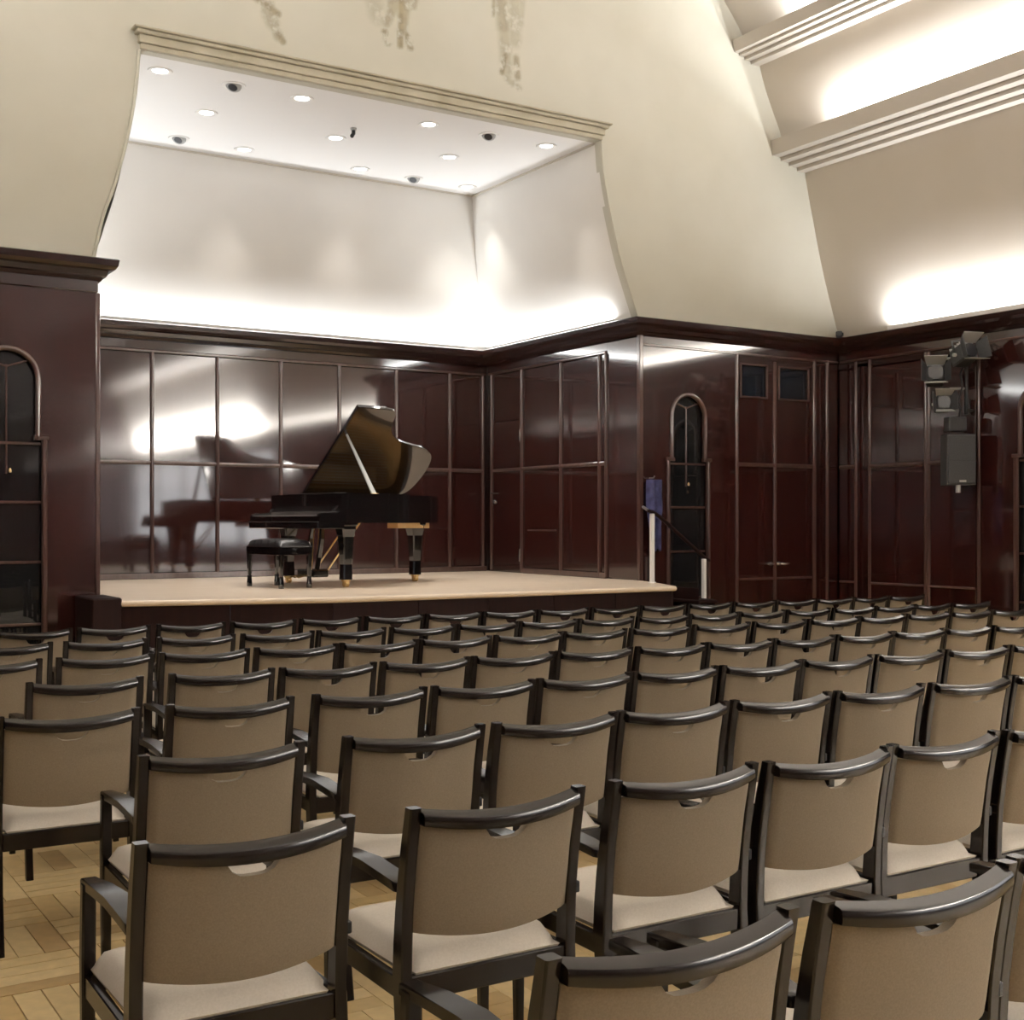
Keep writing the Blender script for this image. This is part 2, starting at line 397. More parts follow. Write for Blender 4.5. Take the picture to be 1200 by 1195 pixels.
def mullion(parent, axis, at, u, z0, z1, w=.045):
    bm = bmesh.new()
    wbox_b = wbox(axis, at, u - w / 2, u + w / 2, z0, z1, -.018, .03, (.018, 3))
    obj('vertical_strip', wbox_b, M['trim_wood'], parent, 60)
def rail(parent, axis, at, u0, u1, z, h=.05):
    obj('middle_rail', wbox(axis, at, u0, u1, z - h / 2, z + h / 2, -.016, .03, (.017, 3)), M['trim_wood'], parent)
ZM, ZT = 2.235, 3.56
# stage back wall
w = struct('wall_stage_back', mbox(XSL - .2, XS + .2, YB + .045, YB + .2, ZS - .1, 3.9), M['mahogany_deep'])
us = [2.80, 3.62, 4.435, 5.245, 6.075, 6.885, 7.715, 8.535, 9.065]
for a, b in zip(us, us[1:]):
    panel(w, 'Y', YB, a, b, ZS + .07, ZM); panel(w, 'Y', YB, a, b, ZM, ZT)
    rail(w, 'Y', YB, a + .02, b - .02, ZM)
for u in us[1:]: mullion(w, 'Y', YB, u, ZS + .07, ZT)
panel(w, 'Y', YB, 2.8, XS, ZT + .03, 3.73, name='frieze_board')
obj('top_rail', wbox('Y', YB, 2.8, XS, ZT, ZT + .035, -.012, .03, .008), M['trim_wood'], w)
obj('plinth', wbox('Y', YB, 2.8, XS, ZS, ZS + .07, -.012, .03, .006), M['trim_wood'], w)
# stage left wall (seen only in reflections)
w = struct('wall_stage_left', mbox(XSL - .25, XSL - .03, YF + .05, YB + .05, ZS - .1, 3.9), M['mahogany_deep'])
for a, b in ((11.78, 12.8), (12.8, 13.9), (13.9, 15.1)):
    for z0, z1 in ((ZS + .05, ZM), (ZM, ZT)):
        obj('panel', mbox(XSL - .035, XSL - .006, a + .02, b - .02, z0 + .02, z1 - .02, bevel=.005), M['mahogany'], w)
# stage right wall
w = struct('wall_stage_right', mbox(XS + .045, XS + .2, YF + .05, YB + .05, ZS - .1, 3.9), M['mahogany_deep'])
wr = w
ys = [15.02, 14.245, 13.32, 12.49, 12.35]
panel(w, 'X', XS, 14.245, 15.02, 2.90, ZT)
for a, b in ((14.245, 13.32), (13.32, 12.49), (12.49, 12.35)):
    panel(w, 'X', XS, b, a, ZS + .07, ZM); panel(w, 'X', XS, b, a, ZM, ZT); rail(w, 'X', XS, b + .02, a - .02, ZM)
for u in ys: mullion(w, 'X', XS, u, ZS + .02, ZT)
panel(w, 'X', XS, 11.74, 12.35, ZS + .01, 3.70)
panel(w, 'X', XS, 12.33, 15.12, ZT + .03, 3.73, name='frieze_board')
obj('top_rail', wbox('X', XS, 12.35, 15.1, ZT, ZT + .035, -.012, .03, .008), M['trim_wood'], w)
obj('plinth', wbox('X', XS, 12.35, 14.24, ZS, ZS + .07, -.012, .03, .006), M['trim_wood'], w)
# small hatch in the lower panel
h = obj('hatch', wbox('X', XS, 13.45, 14.08, 1.0, 1.41, .006, .03, .004), M['mahogany'], w)
obj('hatch_strip', wbox('X', XS, 13.43, 14.10, 1.405, 1.425, .0, .03, .003), M['trim_wood'], h)
# stage side door
d2 = struct('door_2', wbox('X', XS, 14.27, 14.995, ZS + .01, 2.89, .008, .05, .004), M['mahogany'])
obj('middle_rail', wbox('X', XS, 14.275, 14.99, ZM - .02, ZM + .02, -.006, .02, .005), M['trim_wood'], d2)
bm = bmesh.new(); tube(bm, [(XS + .01, 14.945, 1.92), (XS - .05, 14.945, 1.92), (XS - .055, 14.90, 1.92), (XS - .055, 14.82, 1.92)], .010)
obj('handle', bm, M['chrome'], d2, 40)
bm = bmesh.new(); tube(bm, [(XS + .012, 14.945, 1.80), (XS - .012, 14.945, 1.80)], .03, 14); obj('lock_plate', bm, M['chrome'], d2, 40)
obj('hinge', mbox(XS - .02, XS + .01, 14.262, 14.285, 1.0, 1.16, bevel=.004), M['chrome'], d2)
obj('hinge', mbox(XS - .02, XS + .01, 14.262, 14.285, 2.6, 2.76, bevel=.004), M['chrome'], d2)

# corner post between stage side wall and hall front wall
bm = bmesh.new(); box(bm, XS - .004, XS + .05, YF - .02, YF + .04, 0, 3.72, .008, 2)
trim(bm, M['trim_wood'])

# arched showcases sunk into the wood front wall
def arch_outline(x0, x1, zb, zs, n=14):
    """round headed outline: straight sides to zs then a half circle"""
    r = (x1 - x0) / 2; cx = (x0 + x1) / 2
    return [(x0, zb)] + [(cx - r * math.cos(PI * k / n), zs + r * math.sin(PI * k / n)) for k in range(n + 1)] + [(x1, zb)]
def case_outline(cx, lw, hw, zb, zsh, zspring):
    """wide lower part up to zsh, narrower arched head above"""
    a = arch_outline(cx - hw, cx + hw, zsh, zspring)
    return [(cx - lw, zb), (cx - lw, zsh)] + a + [(cx + lw, zsh), (cx + lw, zb)]
def showcase(name, axis, at, cx, lab, flip=1):
    lift = wall_lift(axis, at)
    lw, hw, zb, zsh, zsp = .30, .245, .32, 2.25, 2.79
    out = case_outline(cx, lw, hw, zb, zsh, zsp)
    t = thing(name, lab, 'showcase', lift(cx, 0, .05))
    off = Vector(t.location)
    L = lambda u, v, d: Vector(lift(u, v, d)) - off
    bm = bmesh.new(); prism(bm, [case_outline(cx, lw - .004, hw - .004, zb + .004, zsh, zsp)], L, .215, .235); obj('back_panel', bm, M['dark'], t)
    # lining: a band that follows the outline into the wall
    bm = bmesh.new(); n = len(out)
    a = [bm.verts.new(L(u, v, .04)) for u, v in out]; b = [bm.verts.new(L(u, v, .22)) for u, v in out]
    for i in range(n): bm.faces.new((a[i], a[(i + 1) % n], b[(i + 1) % n], b[i]))
    obj('lining', bm, M['mahogany_deep'], t)
    # surround moulding: lower posts, ledge shoulders, arch head
    path = [L(u, v, .0) for u, v in arch_outline(cx - hw - .012, cx + hw + .012, zsh, zsp, 18)]
    bm = bmesh.new(); sweep(bm, path, rrect(.045, .06, .012)); obj('arch_moulding', bm, M['trim_wood'], t, 50)
    for s in (-1, 1):
        bm = bmesh.new(); sweep(bm, [L(cx + s * (lw + .012), zb, 0), L(cx + s * (lw + .012), zsh + .02, 0)], rrect(.045, .06, .012)); obj('side_moulding', bm, M['trim_wood'], t)
        bm = bmesh.new(); sweep(bm, [L(cx + s * (hw - .02), zsh + .02, -.005), L(cx + s * (lw + .05), zsh + .02, -.005)], rrect(.05, .045, .008)); obj('shoulder_moulding', bm, M['trim_wood'], t)
    # glass
    bm = bmesh.new(); prism(bm, [case_outline(cx, lw - .008, hw - .008, zb + .008, zsh, zsp)], L, .05, .056); g = obj('glass_pane', bm, M['glass'], t)
    # glazing bars
    for z in (zsh - .03, 1.70, 1.17, .62):
        bm = bmesh.new(); sweep(bm, [L(cx - lw + .01, z, .04), L(cx + lw - .01, z, .04)], rrect(.022, .026, .005)); obj('glazing_bar', bm, M['trim_wood'], t)
    bm = bmesh.new(); sweep(bm, [L(cx, 1.95, .042), L(cx, zsp + .12, .042)], rrect(.016, .018, .004)); obj('glazing_bar', bm, M['trim_wood'], t)
    for s in (-1, 1):
        bm = bmesh.new(); sweep(bm, [L(cx, zsp + .10, .042), L(cx + s * (hw * .72), zsp + hw * .66, .042)], rrect(.016, .018, .004)); obj('glazing_bar', bm, M['trim_wood'], t)
    bm = bmesh.new(); p = L(cx + .03, 1.98, .03); lathe(bm, [(.012, -.02), (.014, 0), (.006, .02)], 10, p); obj('key_knob', bm, M['brass'], t, 40)
    return out
# right part of the front wall
w = struct('wall_front_right', mbox(XS + .05, XR + .3, YF + .24, YF + .4, 0, 3.9), M['mahogany_deep'])
lift = wall_lift('Y', YF)
CR = 9.865
case = showcase('display_case', 'Y', YF, CR, 'arched glazed showcase set into dark panelling between stage stairs and double doors')
bm = bmesh.new(); prism(bm, [[(XS + .05, .1), (10.62, .1), (10.62, 3.6), (XS + .05, 3.6)], case], lift, .0, .04); obj('panel', bm, M['mahogany'], w)
panel(w, 'Y', YF - .012, XS + .03, XR, 3.6, 3.73, name='frieze_board')
obj('top_rail', wbox('Y', YF, XS + .04, XR, 3.585, 3.615, -.012, .03, .008), M['trim_wood'], w)
for u in (10.64, 11.97, 12.20): mullion(w, 'Y', YF, u, .1, 3.59, .05)
for z0, z1 in ((.1, .8), (.8, ZM), (ZM, 3.585)): panel(w, 'Y', YF - .01, 11.98, 12.4, z0, z1)
obj('plinth', wbox('Y', YF, XS + .05, XR, 0, .1, -.015, .03, .006), M['mahogany_deep'], w)
obj('door_lintel', wbox('Y', YF, 10.66, 11.95, 3.545, 3.585, .0, .05, .004), M['mahogany'], w)
# double door with small dark windows at the top
d1 = struct('door_1', mbox(10.66, 11.96, YF + .06, YF + .10, .02, 3.55), M['mahogany_deep'])
for (a, b, wn) in ((10.665, 11.275, (10.72, 11.14)), (11.285, 11.95, (11.36, 11.86))):
    lo = [(a, .02), (b, .02), (b, ZM - .02), (a, ZM - .02)]
    leaf = obj('door_leaf', wbox('Y', YF, a, b, .02, ZM - .02, .01, .05, .006), M['mahogany'], d1)
    bm = bmesh.new(); prism(bm, [[(a, ZM + .02), (b, ZM + .02), (b, 3.54), (a, 3.54)], [(wn[0], 3.08), (wn[1], 3.08), (wn[1], 3.47), (wn[0], 3.47)]], lift, .01, .05)
    up = obj('upper_leaf', bm, M['mahogany'], d1)
    obj('window_pane', mbox(wn[0] + .002, wn[1] - .002, YF + .035, YF + .045, 3.082, 3.468), M['blue_glass'], up)
    for q in ((wn[0] - .02, wn[1] + .02, 3.06, 3.085), (wn[0] - .02, wn[1] + .02, 3.465, 3.49), (wn[0] - .02, wn[0] + .004, 3.085, 3.465), (wn[1] - .004, wn[1] + .02, 3.085, 3.465)):
        obj('window_frame', wbox('Y', YF, q[0], q[1], q[2], q[3], -.006, .02, .004), M['trim_wood'], up)
    obj('lower_rail', wbox('Y', YF, a + .02, b - .02, .80, .83, -.002, .02, .004), M['trim_wood'], leaf)
obj('middle_rail', wbox('Y', YF, 10.665, 11.95, ZM - .025, ZM + .025, -.008, .05, .008), M['trim_wood'], d1)
obj('meeting_strip', wbox('Y', YF, 11.255, 11.305, .02, 3.54, -.010, .03, .008), M['trim_wood'], d1)
for s, x in ((-1, 11.21), (1, 11.34)):
    bm = bmesh.new(); tube(bm, [(x, YF + .015, 1.0), (x, YF - .05, 1.0), (x + s * .02, YF - .06, 1.0), (x + s * .12, YF - .06, 1.0)], .011); obj('handle', bm, M['chrome'], d1, 40)
    bm = bmesh.new(); tube(bm, [(x, YF + .012, 1.0), (x, YF + .0, 1.0)], .03, 14); obj('handle_rose', bm, M['chrome'], d1, 40)
# left part of the front wall
w = struct('wall_front_left', mbox(XL - .2, XSL - .03, YF + .24, YF + .4, 0, 3.9), M['mahogany_deep'])
CL = 2.155
case = showcase('display_case', 'Y', YF, CL, 'arched glazed showcase in the dark pier beside the stage, ending at the photo edge')
bm = bmesh.new(); prism(bm, [[(XL, .1), (XSL - .005, .1), (XSL - .005, 3.6), (XL, 3.6)], case], lift, .0, .04); obj('panel', bm, M['mahogany'], w)
obj('pier_side', mbox(XSL - .045, XSL, YF + .002, YF + .24, 0, 3.6, bevel=.004), M['mahogany'], w)
obj('corner_bead', mbox(XSL - .03, XSL + .012, YF - .012, YF + .03, .1, 3.6, bevel=.010, seg=2), M['trim_wood'], w)
obj('plinth', wbox('Y', YF, XL, XSL, 0, .1, -.015, .03, .006), M['mahogany_deep'], w)

# right wall of the hall
w = struct('wall_right', mbox(XR + .24, XR + .4, YE, YF + .3, 0, 3.9), M['mahogany_deep'])
lx = wall_lift('X', XR)
for (a, b) in ((11.40, 11.68), (10.31, 11.17), (9.57, 10.27)):
    for z0, z1 in ((.1, .75), (.75, ZM), (ZM, 3.49)): panel(w, 'X', XR - .01, a, b, z0, z1)
    rail(w, 'X', XR, a + .01, b - .01, ZM); rail(w, 'X', XR, a + .01, b - .01, .75, .03)
panel(w, 'X', XR - .01, 11.17, 11.40, .1, 3.56)
for u in (11.40, 11.17, 10.29, 10.245, 9.53): mullion(w, 'X', XR, u, .1, 3.58, .045)
panel(w, 'X', XR - .01, 9.53, 11.70, 3.5, 3.585, 'mahogany_deep', 'head_board')
CN = 8.72
casex = showcase('display_case', 'X', XR, CN, 'arched glazed showcase in the side wall past the loudspeaker, cut by the photo edge')
y0, y1 = 7.9, 9.50
bm = bmesh.new(); prism(bm, [[(y0, .1), (y1, .1), (y1, 3.6), (y0, 3.6)], casex], lx, .0, .04); obj('panel', bm, M['mahogany'], w)
y = y0
while y > -1.0:
    y2 = max(y - 1.1, -1.0)
    for z0, z1 in ((.1, ZM), (ZM, 3.6)): panel(w, 'X', XR - .01, y2, y, z0, z1)
    mullion(w, 'X', XR, y, .1, 3.6); y = y2
# unseen windows added in the rear right wall to put glare on the stage panels
nw = 5; ww = (-1.0 - YE) / nw
for k in range(nw):
    ya, yb = YE + k * ww + .15, YE + (k + 1) * ww - .15
    obj('sill_board', wbox('X', XR - .02, ya - .15, yb + .15, .1, .85, 0, .05, .006), M['mahogany'], w)
    obj('head_board', wbox('X', XR - .02, ya - .15, yb + .15, 3.45, 3.6, 0, .05, .006), M['mahogany'], w)
    obj('pier_board', wbox('X', XR - .02, ya - .30, ya, .85, 3.45, 0, .05, .006), M['mahogany'], w)
    wn = struct('window_%d' % (k + 1), mbox(XR + .06, XR + .075, ya, yb, .85, 3.45), M['daylight'])
    for q in ((ya, ya + .06, .85, 3.45), (yb - .06, yb, .85, 3.45), ((ya + yb) / 2 - .025, (ya + yb) / 2 + .025, .85, 3.45), (ya, yb, .85, .92), (ya, yb, 3.39, 3.45), (ya, yb, 2.5, 2.55)):
        obj('frame_bar', mbox(XR + .0, XR + .07, *q, bevel=.006), M['white'], wn)
panel(w, 'X', XR - .015, YE, YF - .02, 3.6, 3.73, name='frieze_board')
obj('top_rail', wbox('X', XR, YE, YF - .03, 3.585, 3.615, -.014, .03, .008), M['trim_wood'], w)
obj('plinth', wbox('X', XR, YE, YF - .02, 0, .1, -.018, .03, .006), M['mahogany_deep'], w)
# left wall and end wall: out of the picture, they close the room
w = struct('wall_left', mbox(XL - .3, XL - .04, YE, YF + .3, 0, 3.9), M['mahogany_deep'])
y = YF
while y > YE:
    y2 = max(y - 1.3, YE)
    for z0, z1 in ((.1, ZM), (ZM, 3.7)): obj('panel', mbox(XL - .045, XL, y2 + .02, y - .02, z0 + .015, z1 - .015, bevel=.005), M['mahogany'], w)
    y = y2
w = struct('wall_rear', mbox(XL - .3, XR + .4, YE - .2, YE, 0, 3.86), M['mahogany'])
obj('upper_wall', mbox(XL - .3, XR + .6, YE - .2, YE, 3.86, 10), M['mahogany_deep'], w)

# cornices
def cornice(path, dirs):
    """path of corner points in plan (face line), dirs: mitred outward vectors"""
    prof = [(-.02, 3.705), (.035, 3.705), (.045, 3.735), (.075, 3.745), (.085, 3.79), (.135, 3.80), (.155, 3.83), (.165, 3.885), (.15, 3.895), (-.05, 3.895)]
    bm = bmesh.new(); rr = []
    for (x, y), (dx, dy) in zip(path, dirs): rr.append([bm.verts.new((x + dx * o, y + dy * o, z)) for o, z in prof])
    n = len(prof)
    for a, b in zip(rr, rr[1:]):
        for k in range(n): bm.faces.new((a[k], a[(k + 1) % n], b[(k + 1) % n], b[k]))
    bm.faces.new(rr[0]); bm.faces.new(rr[-1][::-1])
    return trim(bm, M['mahogany_deep'])
cornice([(XSL - .0, YF + .28), (XSL, YB), (XS, YB), (XS, YF), (XR, YF), (XR, YE)], [(1, 0), (1, -1), (-1, -1), (-1, -1), (-1, -1), (-1, 0)])
cornice([(XL, YE), (XL, YF), (XSL - .02, YF), (XSL - .02, YF + .25)], [(1, 0), (1, -1), (1, -1), (1, 0)])
obj2 = trim(mbox(XL, XSL - .01, YF - .02, YF + .2, 3.6, 3.72, bevel=.008), M['mahogany_deep'])
# white lighting channel standing on the side cornice
bm = bmesh.new(); box(bm, XR - .155, XR - .135, -10, 10.75, 3.893, 3.945, .003)
tag(obj('lighting_channel', bm, M['white']), 'long white lighting channel lying on the dark cornice of the side wall', 'lamp')
# small device in the corner on the cornice
t = thing('sensor_box', 'small dark sensor box perched on the cornice in the room corner', 'sensor', (12.28, 11.57, 3.897), R(40))
bm = bmesh.new(); box(bm, -.055, .055, -.04, .04, .012, .085, .012, 2); obj('housing', bm, M['black_metal'], t)
bm = bmesh.new(); lathe(bm, [(.04, 0), (.04, .008), (.02, .016)], 14); obj('mounting_foot', bm, M['black_metal'], t)
bm = bmesh.new(); tube(bm, [(0, -.035, .05), (0, -.055, .05)], .022, 14); obj('sensor_lens', bm, M['lens'], t, 40)

# ------------------------------------------------------------------ stage platform
edge = [(XSL - .02, 11.10), (3.87, 10.84), (4.75, 10.58), (5.6, 10.53), (8.64, 10.47), (8.95, 11.2), (9.1, YF - .02)]
bm = bmesh.new(); prism(bm, [edge + [(XS + .1, YF + .02), (XS + .1, YB + .1), (XSL - .2, YB + .1), (XSL - .2, YF + .06), (XSL - .02, YF + .06)]], lambda u, v, d: (u, v, d), ZS - .05, ZS)
st = struct('floor_stage', bm, M['stage_floor'])
bm = bmesh.new(); sweep(bm, [(x, y - .004, ZS - .022) for x, y in edge], circ(.026, 10)); obj('edge_nosing', bm, M['stage_floor'], st, 40)
for (a, b) in zip(edge, edge[1:]):
    a = Vector(a); b = Vector(b); n = max(1, round((b - a).length / .8)); t = (b - a).normalized(); nn = Vector((-t.y, t.x))
    for k in range(n):
        p = a.lerp(b, k / n) + t * .004; q = a.lerp(b, (k + 1) / n) - t * .004
        bm = bmesh.new()
        prism(bm, [[tuple(p + nn * .02), tuple(q + nn * .02), tuple(q + nn * .05), tuple(p + nn * .05)]], lambda u, v, d: (u, v, d), .0, ZS - .05)
        obj('fascia_board', bm, M['fascia'], st)

obj('end_cheek', mbox(2.72, 2.975, 11.05, 11.66, 0, ZS + .03, bevel=.012), M['fascia'], st)

# ------------------------------------------------------------------ stairs and handrail at the end of the stage
t = thing('stage_stairs', 'short dark wooden stairs leading down from the stage end to the floor', 'stairs', (9.05, 11.0, 0))
for k in range(4):
    z = ZS - .168 * (k + 1); x = .02 + .24 * k
    obj('step', mbox(x, x + .28, -.42, .62, z - .04, z, bevel=.008), M['fascia'], t)
    obj('riser', mbox(x - .005 + (.012 if k else .02), x + .02, -.40, .60, z, z + .128, bevel=.002), M['fascia'], t)
for y in (-.43, .60):
    bm = bmesh.new(); prism(bm, [[(.0, 0), (1.0, 0), (1.0, .16), (.0, ZS - .2)]], lambda u, v, d: (u, d, v), y, y + .02); obj('side_board', bm, M['fascia'], t)
t = thing('stair_handrail', 'stair handrail with white posts and dark sloping rail at the stage end', 'handrail', (8.9, 11.18, ZS))
px, py = 9.66 - 8.9, 0.0
for (x, y, z0, z1) in ((0, 0, 0, .78), (px, py, -ZS + .336, 1.10 - ZS)):
    p = obj('post', mbox(x - .022, x + .022, y - .022, y + .022, z0, z1, bevel=.006, seg=2), M['white'], t)
    bm = bmesh.new(); lathe(bm, [(.045, 0), (.045, .01), (.03, .016)], 16, (x, y, z0)); obj('foot_plate', bm, M['white'], p)
bm = bmesh.new(); sweep(bm, [(-.06, 0, .81), (0, 0, .80), (.1, 0, .75), (px, py, 1.12 - ZS), (px + .08, py, 1.08 - ZS)], rrect(.05, .035, .01)); obj('sloping_rail', bm, M['fascia'], t, 40)
bm = bmesh.new(); sweep(bm, [(-.05, .0, .81), (.10, .25, .84), (.24, .47, .86)], rrect(.03, .03, .008)); obj('wall_rail', bm, M['steel'], t, 40)
# blue cloth hanging behind the rail
t = thing('hanging_cloth', 'blue cloth hanging against dark panelling behind the white stair post', 'cloth', (9.27, 11.62, 1.2))
bm = bmesh.new(); nx, nz = 16, 18; gr = []
for j in range(nz + 1):
    v = j / nz; row = []
    wd = .115 * (.55 + .45 * min(1, v * 1.5)) if v < .55 else .115 * (1 - .15 * (v - .55))
    for i in range(nx + 1):
        u = i / nx * 2 - 1
        fold = .022 * math.sin(u * 7 + v * 2.2) + .012 * math.sin(u * 15 - v * 4)
        row.append(bm.verts.new((u * wd + .015 * (1 - v), -.02 + fold, v * .82 + .02 * math.sin(u * 5) * (1 - v))))
    gr.append(row)
for j in range(nz):
    for i in range(nx): bm.faces.new((gr[j][i], gr[j][i + 1], gr[j + 1][i + 1], gr[j + 1][i]))
o = obj('drape', bm, M['blue_cloth'], t, 80); md = o.modifiers.new('s', 'SOLIDIFY'); md.thickness = .012
bm = bmesh.new(); tube(bm, [(0, .075, .84), (0, .0, .84), (0, -.02, .86)], .008); obj('hook', bm, M['steel'], t, 40)

# ------------------------------------------------------------------ stage ceiling lamps
def downlight(x, y, lit, lab):
    t = thing('ceiling_downlight', lab, 'ceiling lamp', (x, y, 5.88), 0, 'downlights in the stage ceiling')
    bm = bmesh.new(); n = 24
    pr = [(.072, -.002), (.10, -.014), (.115, -.012), (.12, 0), (.12, .004)]
    rings = [[bm.verts.new((r * math.cos(2 * PI * k / n), r * math.sin(2 * PI * k / n), z)) for k in range(n)] for r, z in pr]
    for a, b in zip(rings, rings[1:]):
        for k in range(n): bm.faces.new((a[k], a[(k + 1) % n], b[(k + 1) % n], b[k]))
    obj('ring', bm, M['white'], t, 40)
    if lit:
        bm = bmesh.new(); lathe(bm, [(.074, -.001), (.074, -.004), (.05, -.008), (.02, -.0095)], n); obj('lamp_glass', bm, M['lamp_on'], t, 40)
        d = bpy.data.lights.new('downlight_beam', 'SPOT'); d.energy = 150; d.spot_size = R(72); d.spot_blend = .6; d.shadow_soft_size = .06; d.color = (1, .95, .88)
        l = bpy.data.objects.new('downlight_beam', d); COL.objects.link(l); l.location = (x, y, 5.84)
    else:
        bm = bmesh.new(); lathe(bm, [(.082, .002), (.080, -.012), (.068, -.028), (.05, -.034), (.046, -.026), (.03, -.024)], n)
        e = obj('tilting_eye', bm, M['grey_light'], t, 40); e.rotation_euler = (R(-20), R(24), 0)
        bm = bmesh.new(); lathe(bm, [(.046, -.0345), (.04, -.0355)], n); k = obj('dark_lens', bm, M['black_metal'], e)
for i, (x, y, lit) in enumerate(((3.63, 12.14, 1), (4.37, 12.15, 0), (5.10, 12.15, 1), (6.61, 12.21, 1), (7.36, 12.18, 0), (8.14, 12.18, 1))):
    downlight(x, y, lit, ('lit round ceiling downlight, ' if lit else 'unlit tilting ceiling spot, ') + ORD[i] + ' lamp of six in the row along the stage opening')
for i, (x, y) in enumerate(((4.42, 13.12), (5.95, 13.20), (7.41, 13.17))):
    downlight(x, y, 1, 'lit round ceiling downlight, ' + ORD[i] + ' of three along the middle of the stage ceiling')
for i, (x, y, lit) in enumerate(((4.45, 14.16, 0), (5.23, 14.18, 1), (6.73, 14.2, 1), (7.48, 14.22, 0), (8.27, 14.22, 1))):
    downlight(x, y, lit, ('lit round ceiling downlight, ' if lit else 'unlit tilting ceiling spot, ') + ORD[i] + ' lamp of five in the row along the back')
t = thing('ceiling_sensor', 'small dark hanging microphone or sensor stub on the white stage ceiling', 'sensor', (5.97, 12.77, 5.88))
bm = bmesh.new(); lathe(bm, [(.035, 0), (.035, -.02), (.012, -.03)], 14); obj('base_plate', bm, M['grey_light'], t, 40)
bm = bmesh.new(); tube(bm, [(0, 0, -.02), (0, 0, -.06), (-.03, -.02, -.10)], .022); obj('sensor_head', bm, M['black_metal'], t, 40)

# ------------------------------------------------------------------ grand piano
PA = R(7)
t = piano = thing('grand_piano', 'black lacquered grand piano with raised lid standing on the stage', 'piano', (5.23, 12.0, ZS), PA)
LP, WP = 2.08, 1.5
contour = curve_pts([(.26, 0.0), (.7, .0), (1.06, .005), (1.17, .06), (1.22, .22), (1.28, .37), (1.42, .49), (1.62, .56), (1.86, .62), (2.02, .72), (2.09, .9), (2.10, 1.15), (2.06, 1.37), (1.96, 1.47), (1.82, 1.5)], 5)
rim_out = contour + [(1.2, 1.5), (.26, 1.5)]
cx0, cy0 = 1.0, .85
def inset(pts, d):
    out = []; n = len(pts)
    for i in range(n):
        a = Vector(pts[i - 1]); b = Vector(pts[i]); c = Vector(pts[(i + 1) % n])
        t1 = (b - a); t2 = (c - b)
        t1 = t1.normalized() if t1.length > 1e-6 else t2.normalized(); t2 = t2.normalized() if t2.length > 1e-6 else t1
        nn = (Vector((-t1.y, t1.x)) + Vector((-t2.y, t2.x)))
        nn = nn.normalized() / max(.5, math.cos(t1.angle(t2) / 2)) if nn.length > 1e-6 else Vector((0, 0))
        out.append(tuple(b + nn * d))
    return out
up3 = lambda u, v, d: (u, v, d)
bm = bmesh.new(); prism(bm, [rim_out, inset(rim_out, .055)], up3, .675, .985); rim_o = obj('rim', bm, M['ebony'], t, 40)
bm = bmesh.new(); prism(bm, [inset(rim_out, .05)], up3, .68, .70); obj('bottom_board', bm, M['spruce'], rim_o)
bm = bmesh.new(); prism(bm, [[(1.26, .44), (1.45, .56), (1.62, .62), (1.86, .68), (1.80, .78), (1.5, .68), (1.2, .56)]], up3, .615, .676); obj('bottom_beam', bm, M['spruce'], rim_o)
bm = bmesh.new(); prism(bm, [inset(rim_out, .056)], up3, .80, .81); obj('soundboard', bm, M['spruce'], t)
pl = inset(rim_out, .10); pl = [(max(x, .52), y) for x, y in pl]
bm = bmesh.new(); prism(bm, [pl, [(.75, .25), (1.0, .35), (1.0, .62), (.75, .62)], [(.75, .75), (1.3, .85), (1.3, 1.0), (.75, 1.0)], [(.75, 1.12), (1.7, 1.16), (1.7, 1.34), (.75, 1.34)]], up3, .86, .885)
ip = obj('iron_plate', bm, M['gold'], t)
bm = bmesh.new()
for k in range(34):
    y = .14 + k * .037; xe = 1.02 + max(0, (y - .1)) * .85 if y < 1.0 else 1.8 + (y - 1.0) * .1
    sweep(bm, [(.62, y, .905), (min(xe, 1.9), y + .06 * min(1, (1.45 - y)), .905)], circ(.0022, 4), cap=False)
o = obj('strings', bm, M['steel'], ip); o['kind'] = 'stuff'
# keyboard end: key bed, cheeks, closed key lid, music desk block
bm = bmesh.new(); box(bm, -.02, .30, .0, 1.5, .615, .69, .006); obj('key_bed', bm, M['ebony'], t)
bm = bmesh.new(); prism(bm, [[(.0, .69), (.0, .765), (.05, .78), (.20, .785), (.245, .80), (.27, .86), (.275, .985), (.30, .985), (.30, .69)]], lambda u, v, d: (u, d, v), .0, .06); obj('cheek', bm, M['ebony'], t)
bm = bmesh.new(); prism(bm, [[(.0, .69), (.0, .765), (.05, .78), (.20, .785), (.245, .80), (.27, .86), (.275, .985), (.30, .985), (.30, .69)]], lambda u, v, d: (u, d, v), 1.44, 1.5); obj('cheek', bm, M['ebony'], t)
bm = bmesh.new(); prism(bm, [[(.01, .69), (.005, .745), (.03, .757), (.20, .77), (.24, .80), (.262, .86), (.27, .98), (.30, .98), (.30, .69)]], lambda u, v, d: (u, d, v), .062, 1.438); obj('key_lid', bm, M['ebony'], t)
bm = bmesh.new(); box(bm, .28, .50, .06, 1.44, .955, .982, .004); obj('music_desk', bm, M['ebony'], t)
bm = bmesh.new(); box(bm, .33, .47, .25, 1.25, .982, .996, .004); obj('music_shelf', bm, M['ebony'], t)
